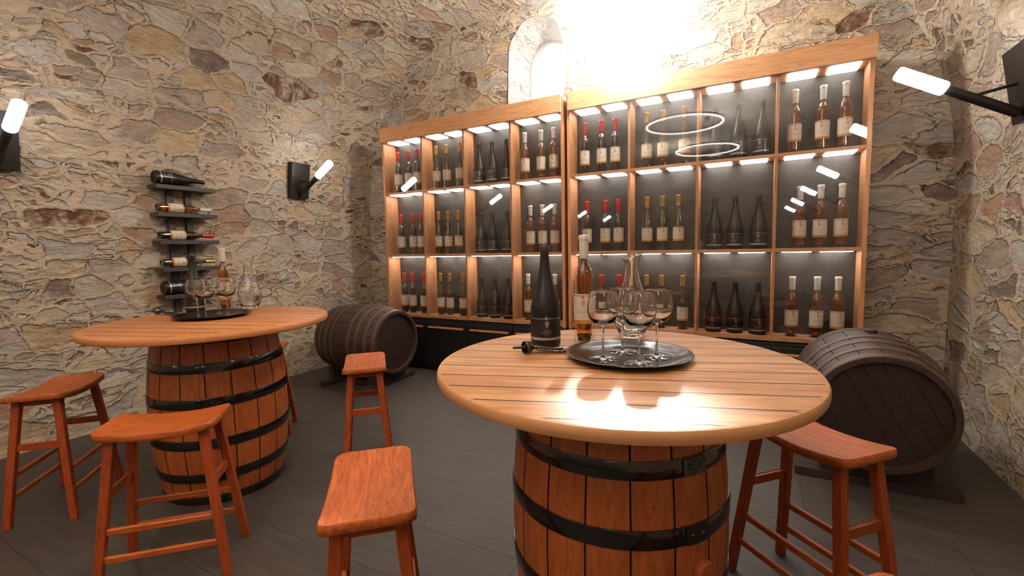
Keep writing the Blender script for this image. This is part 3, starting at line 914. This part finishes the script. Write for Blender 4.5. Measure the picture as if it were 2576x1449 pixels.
st = make_stool('cherry wood saddle stool in front of the far barrel table, closest to it on the right')
G = 'saddle stools round the barrel tables'
st['group'] = G; st['label'] = 'cherry wood saddle stool in front of the far barrel, seat overlapping its hoops'
st.location = (1.730, -3.300, 0); st.rotation_euler = (0, 0, math.radians(44.3))
for x, y, a, lab in (
    (.486, -3.303, -43.7, 'cherry wood saddle stool against the left edge, beside the stone wall'),
    (3.030, -3.300, -47.0, 'cherry wood saddle stool seen from above, left of the near barrel table'),
    (1.770, -2.120, -45, 'cherry wood saddle stool standing alone mid-room in front of the left cask'),
    (.530, -2.130, 45, 'cherry wood saddle stool mostly hidden behind the far barrel table'),
    (4.345, -2.230, -43.5, 'cherry wood saddle stool right of the near barrel table, before the right cask'),
    (4.330, -3.335, 45, 'cherry wood saddle stool whose seat corner shows at the bottom right edge')):
    dup(st, (x, y, 0), (0, 0, math.radians(a)), lab, G)

# ------------------------------------------------------------------ casks on cradles
def cask(loc, rz, label, bung_a, head_rot, cl, buckle):
    t = thing('wine_cask', label, 'cask', loc, rz, 'dark casks lying on cradles')
    e = t
    H, rh, rb = .92, .335, .40
    sub0 = len(bpy.data.objects)
    before = set(bpy.data.objects)
    hs = [(.028, .045), (.125, .040), (.235, .040), (.335, .040), (.585, .040), (.685, .040), (.795, .040), (.892, .045)]
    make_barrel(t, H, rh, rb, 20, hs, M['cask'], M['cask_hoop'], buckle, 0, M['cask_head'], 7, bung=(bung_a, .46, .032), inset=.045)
    # lay the barrel along local +X: head faces +X, axis at height zc
    zc = .485
    R_ = Matrix.Translation((-H, 0, zc)) @ Matrix.Rotation(PI/2, 4, 'Y') @ Matrix.Rotation(0, 4, 'Z')
    for ob in t.children:
        m = R_ @ Matrix.Rotation(head_rot if ob.name.startswith('head') else 0, 4, 'Z')
        ob.matrix_local = m
    c = thing('cask_cradle', cl, 'cradle', loc, rz, 'cradles under the casks')
    for x in (-.17, -H+.17):
        bm = bmesh.new(); rr = rh+(rb-rh)*(1-((abs(x)/H-.5)*2)**2)+.0062+.009
        # cross bolster with a cupped top
        n = 16; half = .27; top = []
        for i in range(n+1):
            yy = -half+2*half*i/n
            zz = zc-math.sqrt(max(rr*rr-yy*yy, 0)) - .001
            top.append((yy, zz))
        w = .030
        A = [bm.verts.new((x-w, y, z)) for y, z in top]+[bm.verts.new((x-w, half, .055)), bm.verts.new((x-w, -half, .055))]
        B = [bm.verts.new((x+w, v.co.y, v.co.z)) for v in A]
        bm.faces.new(A); bm.faces.new(B)
        for i in range(len(A)): bm.faces.new((A[i], A[(i+1) % len(A)], B[(i+1) % len(A)], B[i]))
        link('bolster', bm, M['cradle'], c)
    for x in (-.17, -H+.17):
        bm = bmesh.new(); box(bm, x-.045, x+.045, -.40, .40, 0, .0548, .004); link('runner', bm, M['cradle'], c)
    for y in (-.14, .14):
        bm = bmesh.new(); box(bm, -H+.216, -.216, y-.025, y+.025, .004, .05, .003); link('rail', bm, M['cradle'], c)
    return t
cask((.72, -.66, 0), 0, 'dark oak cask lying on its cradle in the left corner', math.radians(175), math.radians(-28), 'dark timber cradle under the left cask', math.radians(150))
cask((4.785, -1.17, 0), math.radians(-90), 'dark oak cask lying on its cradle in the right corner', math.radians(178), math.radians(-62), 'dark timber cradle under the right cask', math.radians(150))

# ------------------------------------------------------------------ sconces
def make_sconce():
    t = thing('wall_sconce', '', 'wall lamp')
    # local frame: plate centre at origin, +X into the room, Z up
    bm = bmesh.new(); box(bm, -.05, .030, -.12, .12, -.205, .205, .004)
    p = link('back_plate', bm, M['black_metal'], t)
    tl = math.radians(9)
    p.rotation_euler = (0, tl, 0)
    a0, a1, a2 = Vector((.012, 0, -.165)), Vector((.325, 0, .020)), Vector((.560, 0, .158))
    bm = bmesh.new(); tube(bm, a0, a1, .027, 20); link('arm', bm, M['black_metal'], t, smooth=40)
    bm = bmesh.new(); tube(bm, a1, a2, .0395, 24, cap_round=True); link('lamp_tube', bm, M['tube'], t, smooth=40)
    bm = bmesh.new(); tube(bm, (.02, 0, .0), a0.lerp(a1, .63)+Vector((0, 0, .012)), .009, 10); link('brace', bm, M['black_metal'], t, smooth=40)
    return t
sc = make_sconce(); GS = 'tube lamps along the walls'
sc['group'] = GS
spots = []
for side, xx, rz in (('left', -.665, 0), ('right', 5.418, PI)):
    for k in range(5):
        spots.append((side, xx, -.715-2.45*k, rz, k))
for side, xx, y, rz, k in spots:
    if side == 'left': lab = ['black angled tube lamp on the left wall between bottle rack and cabinet', 'black angled tube lamp on the left wall at the picture edge'][k] if k < 2 else 'black tube lamp on the left wall, %s mirrored in the cabinet glass' % ('third largest', 'fourth largest', 'smallest')[k-2]
    else: lab = 'large black angled tube lamp on the right wall at the picture edge' if k == 0 else 'black tube lamp on the right wall, %s mirrored in the right cabinet glass' % ('second largest', 'third largest', 'fourth largest', 'smallest')[k-1]
    o = sc if (side == 'left' and k == 0) else dup(sc)
    o.location = (xx, y, 2.325); o.rotation_euler = (0, 0, rz); o['label'] = lab; o['group'] = GS

# ------------------------------------------------------------------ ring pendants (behind the camera, seen in the glass)
def ring_pendant(loc, R, label):
    t = thing('ring_pendant', label, 'pendant lamp', loc, 0, 'glowing ring pendants')
    bm = bmesh.new(); lathe(bm, [(R-.016, -.025), (R+.016, -.025), (R+.018, -.020), (R+.018, -.005), (R-.018, -.005), (R-.018, -.020)], 72, closed=True)
    link('light_ring', bm, M['ringled'], t, smooth=40)
    bm = bmesh.new(); lathe(bm, [(R-.020, -.005), (R+.020, -.005), (R+.020, .020), (R-.020, .020)], 72, closed=True)
    link('ring_frame', bm, M['black_metal'], t, smooth=40)
    for k in range(3):
        a = 2*PI*k/3; bm = bmesh.new(); tube(bm, (R*math.cos(a), R*math.sin(a), .02), (0, 0, .60), .003, 6); link('suspension_wire', bm, M['black_metal'], t)
    bm = bmesh.new(); tube(bm, (0, 0, .59), (0, 0, .66), .05, 20); link('ceiling_rose', bm, M['black_metal'], t, smooth=40)
    return t
ring_pendant((3.036, -3.90, 3.50), .60, 'large glowing ring lamp mirrored in the glass of the right cabinet')
ring_pendant((3.20, -6.10, 3.46), .60, 'second glowing ring lamp mirrored lower in the cabinet glass')

# ------------------------------------------------------------------ wall rack
rk = thing('bottle_rack', 'charcoal wall rack of five small shelves holding lying bottles', 'wall rack', (-.742, -1.985, 0))
for y in (-.085, .070):
    bm = bmesh.new(); box(bm, .006, .040, y-.028, y+.028, .93, 2.17, .002); link('upright', bm, M['rack'], rk)
shelf_z = [2.112, 1.862, 1.612, 1.362, 1.112]
for z in shelf_z:
    bm = bmesh.new(); box(bm, .030, .185, -.255, .250, z-.036, z, .002); link('shelf', bm, M['rack'], rk)
lay = [('black', 'matt black bottle lying on the top shelf of the wall rack'), ('amberlie', 'white-capped amber bottle lying on the second shelf of the wall rack'),
       ('red', 'red-capped bottle lying on the third shelf of the wall rack'), ('gold', 'gold-capped pale bottle lying on the fourth shelf of the wall rack'),
       ('black', 'matt black bottle lying on the lowest shelf of the wall rack, behind glasses')]
for z, (kd, lab) in zip(shelf_z, lay):
    src = b_amber if kd == 'amberlie' else protos[kd]
    o = dup(src)
    r = .0640 if kd == 'black' else .0457
    roll = {'black': -.5, 'amberlie': .25, 'red': -.35, 'gold': .1}[kd]
    o.rotation_mode = 'QUATERNION'
    # bottle axis -> +Y, label turned towards the room (+X)
    m = Matrix.Rotation(-PI/2, 4, 'X') @ Matrix.Rotation(PI/2+roll, 4, 'Z')
    o.rotation_quaternion = m.to_quaternion(); o.scale = (1, 1, 1)
    o.location = (-.742+.112, -1.985-.235, z+r+.0012)
    o['label'] = lab; o['group'] = 'bottles lying on the wall rack'

# ------------------------------------------------------------------ table ware
def make_glass(label):
    t = thing('wine_glass', label, 'wine glass')
    outer = [(.0455, .250), (.0505, .228), (.0545, .205), (.0560, .188), (.0545, .170), (.0490, .152), (.0390, .139), (.0250, .1305), (.0110, .1265), (.0058, .1215), (.0046, .110), (.0040, .075), (.0042, .035), (.0052, .018), (.0090, .0085), (.0200, .0045), (.0400, .0026), (.0485, .0016), (.0490, .0008), (.0480, .0002), (0, .0002)]
    inner = [(0, .1335), (.0140, .1345), (.0260, .1395), (.0378, .1465), (.0472, .1575), (.0526, .1725), (.0543, .188), (.0528, .205), (.0488, .228), (.0442, .249), (.0447, .2505)]
    P = smooth_prof(inner, 2)+smooth_prof(outer, 3)
    bm = bmesh.new(); lathe(bm, P, 40); link('glass_body', bm, M['glass'], t, smooth=60)
    return t

def make_decanter(label, spout):
    t = thing('decanter', label, 'decanter', (0, 0, 0), spout)
    outer = [(0, .001), (.044, .001), (.051, .003), (.056, .012), (.068, .040), (.0785, .075), (.0815, .105), (.078, .135), (.066, .172), (.052, .205), (.039, .245), (.0295, .285), (.0265, .315), (.0290, .340), (.0350, .358), (.0400, .368)]
    inner = [(.0388, .368), (.0335, .357), (.0272, .340), (.0243, .315), (.0272, .285), (.0366, .245), (.0496, .205), (.0636, .172), (.0752, .135), (.0785, .105), (.0755, .077), (.065, .044), (.050, .026), (.03, .022), (0, .021)]
    P = smooth_prof(outer, 3)+smooth_prof(inner, 3)
    bm = bmesh.new(); lathe(bm, P, 44)
    for v in bm.verts:       # slanted pouring lip, high on +X
        if v.co.z > .30:
            f = ((v.co.z-.30)/.068)**1.5
            v.co.z += v.co.x*.42*f; v.co.x *= 1+.18*f; v.co.x += .004*f
    link('glass_body', bm, M['glass'], t, smooth=60)
    bm = bmesh.new()
    lv = .100
    w = [(0, .0225), (.030, .0235), (.0490, .0272), (.0640, .0450), (.0745, .0775), (.0772, lv), (.0765, lv+.0004), (0, lv)]
    lathe(bm, w, 36); link('water', bm, M['water'], t, smooth=40)
    return t

def make_tray(label):
    t = thing('serving_tray', label, 'tray')
    bm = bmesh.new()
    prof = [(0, .003), (.150, .003), (.172, .0045), (.192, .011), (.212, .020), (.224, .0235), (.2275, .0225), (.2265, .0205), (.213, .016), (.193, .006), (.170, .0004), (0, .0002)]
    lathe(bm, prof, 60)
    for v in bm.verts:
        r = math.hypot(v.co.x, v.co.y)
        if r > .18:
            a = math.atan2(v.co.y, v.co.x); f = 1+.010*math.cos(14*a)*((r-.18)/.05)
            v.co.x *= f; v.co.y *= f
    o = link('tray_body', bm, M['tray'], t, smooth=50)
    return t

def make_corkscrew(label):
    t = thing('corkscrew', label, 'corkscrew')
    # lies along +X; bell at the left end
    zc = .0260
    mx = Matrix.Translation((.048, 0, zc)) @ Matrix.Rotation(math.radians(30), 4, 'Z') @ Matrix.Rotation(PI/2, 4, 'Y')
    bm = bmesh.new(); lathe(bm, [(.0240, -.024), (.0252, -.022), (.0250, -.008), (.0200, .004), (.0115, .014), (.0095, .020), (.0082, .020), (.0100, .012), (.0185, .003), (.0232, -.008), (.0235, -.022)], 32, mx, closed=True)
    link('bell', bm, M['steel'], t, smooth=50)
    bm = bmesh.new(); tube(bm, (.060, 0, zc), (.125, .0, .015), .0085, 14)
    for k in range(6): tube(bm, (.074+k*.006, 0, zc-.0024-k*.001), (.0765+k*.006, 0, zc-.0028-k*.001), .0105, 14)
    link('rack_barrel', bm, M['steel'], t, smooth=40)
    for s in (-1, 1):
        bm = bmesh.new()
        pts = [(.075, s*.014, .019), (.105, s*.019, .016), (.135, s*.020, .011), (.165, s*.015, .0085), (.190, s*.009, .0075)]
        for a, b in zip(pts, pts[1:]): tube(bm, a, b, .0048, 8, cap_round=True)
        tube(bm, (.186, s*.009, .0075), (.200, s*.013, .0070), .0066, 8, cap_round=True)
        link('lever', bm, M['steel'], t, smooth=40)
    bm = bmesh.new(); tube(bm, (-.018, 0, zc-.002), (.045, 0, zc), .0055, 10); link('worm_tip', bm, M['blackplastic'], t, smooth=40)
    bm = bmesh.new(); box(bm, .125, .180, -.006, .006, .004, .020, .003); link('handle', bm, M['blackplastic'], t)
    return t

g0 = make_glass('empty wine glass on the near tray, leftmost'); GG = 'balloon wine glasses on the trays'
g0['group'] = GG
tr0 = make_tray('dark pewter tray with four glasses on the near table')
tr0.location = (3.722, -2.688, TZ+.0006); tr0['group'] = 'round serving trays'
ZG = TZ+.0006+.0034
near_gl = [((3.651, -2.765), 'empty wine glass at the left of the near tray'), ((3.685, -2.625), 'empty wine glass at the back of the near tray'),
           ((3.782, -2.775), 'empty wine glass at the front of the near tray'), ((3.818, -2.655), 'empty wine glass at the right of the near tray')]
for i, ((x, y), lab) in enumerate(near_gl):
    o = g0 if i == 0 else dup(g0)
    o.location = (x, y, ZG); o['label'] = lab; o['group'] = GG
tr1 = dup(tr0, (.955, -2.650, TZ+.0006), None, 'dark round tray with four glasses on the far table')
far_gl = [((.884, -2.704), 'empty wine glass leftmost on the far tray'), ((1.023, -2.727), 'empty wine glass second from left on the far tray'),
          ((.895, -2.578), 'empty wine glass third from left on the far tray, set back'), ((1.022, -2.589), 'empty wine glass rightmost on the far tray')]
for (x, y), lab in far_gl: dup(g0, (x, y, ZG), None, lab, GG)
d0 = make_decanter('clear glass decanter behind the tray on the near table', math.radians(10)); d0['group'] = 'glass decanters'
d0.location = (3.640, -2.290, TZ)
dup(d0, (.775, -2.285, TZ), (0, 0, math.radians(25)), 'clear glass decanter behind the tray on the far table')
c0 = make_corkscrew('winged steel corkscrew lying left of the near tray'); c0['group'] = 'corkscrews'
c0.location = (3.318, -2.795, TZ); c0.rotation_euler = (0, 0, math.radians(29))
dup(c0, (.405, -2.745, TZ), (0, 0, math.radians(14)), 'winged steel corkscrew lying left of the far tray')
dup(b_black, (.520, -2.535, TZ), (0, 0, math.radians(62)), 'matt black bottle standing on the far barrel table behind its tray')
dup(b_amber, (.636, -2.385, TZ), (0, 0, math.radians(66)), 'amber wine bottle with white capsule standing on the far barrel table')
b_black['group'] = 'matt black bottles standing on the tables'; b_amber['group'] = 'amber bottles standing on the tables'

# ------------------------------------------------------------------ light
w = bpy.data.worlds.new('daylight'); SC.world = w; w.use_nodes = True
w.node_tree.nodes['Background'].inputs[0].default_value = (1, .985, .96, 1)
w.node_tree.nodes['Background'].inputs[1].default_value = 2.6

def lamp(name, typ, loc, energy, col=(1,1,1), rot=None, to=None, **kw):
    l = bpy.data.lights.new(name, typ); l.energy = energy; l.color = col
    for k, v in kw.items(): setattr(l, k, v)
    o = bpy.data.objects.new(name, l); C.objects.link(o); o.location = loc
    if to is not None: o.rotation_euler = (Vector(to)-Vector(loc)).to_track_quat('-Z', 'Y').to_euler()
    return o
sd = Vector((.234, -1, -.63)).normalized()
s = lamp('sun', 'SUN', (2.93, 2, 5), 21, (1, .95, .87), angle=math.radians(2.8))
s.rotation_euler = sd.to_track_quat('-Z', 'Y').to_euler()
# daylight entering by each window
for k, (wx, ww, z0, z1) in enumerate(WIN):
    o = lamp('window_daylight', 'AREA', (wx, YB+.42, (z0+z1)/2), (.5, 26)[k], (1, .97, .92), to=(wx+.35, -3, 2.2), shape='RECTANGLE', size=.42, size_y=.62)
lamp('window_glow', 'POINT', (3.06, YB-.82, 3.50), 225, (1, .955, .87), shadow_soft_size=.15)
# added haze volume, imitates the glare's bloom before the second window
hz = NT('sunlit_dust')
g_ = hz.n('TexGradient', {'Vector': hz.n('TexCoord').outputs['Object']}, gradient_type='QUADRATIC_SPHERE').outputs['Fac']
hz.t.links.new(hz.n('VolumeScatter', {'Color': (1, .97, .92, 1), 'Density': hz.math('MULTIPLY', g_, 1.8), 'Anisotropy': .0}).outputs[0], hz.out.inputs['Volume'])
bm = bmesh.new(); bmesh.ops.create_icosphere(bm, subdivisions=3, radius=1)
o = link('sunlit_haze', bm, hz.m); o.location = (3.30, -.60, 3.28); o.scale = (1.20, .53, 1.05)
o['label'] = 'bright hazy glow of sunlit air before the second window'; o['category'] = 'haze'; o['kind'] = 'stuff'
# added area lights facing the vault for ambient fill, without fixtures
for x, y, e in ((3.036, -3.90, 400), (3.2, -6.10, 280), (XC, -9.0, 200)):
    lamp('ring_uplight', 'AREA', (x, y, 3.54), e, (1, .985, .96), to=(x, y, 5), shape='DISK', size=1.1)

# ------------------------------------------------------------------ camera
cd = bpy.data.cameras.new('camera'); cam = bpy.data.objects.new('camera', cd); C.objects.link(cam)
cd.sensor_width = 36; cd.sensor_fit = 'HORIZONTAL'; cd.lens = FPX/2576*36; cd.clip_start = .02
m = Matrix((AR, AU, -AF)).transposed().to_4x4(); m.translation = CAM
cam.matrix_world = m
SC.camera = cam
SC.view_settings.view_transform = 'Standard'; SC.view_settings.look = 'None'
SC.view_settings.exposure = 0; SC.view_settings.gamma = 1; SC.view_settings.use_curve_mapping = False
SC.cycles.transparent_max_bounces = 24
SC.cycles.caustics_reflective = False
SC.cycles.sample_clamp_indirect = 6
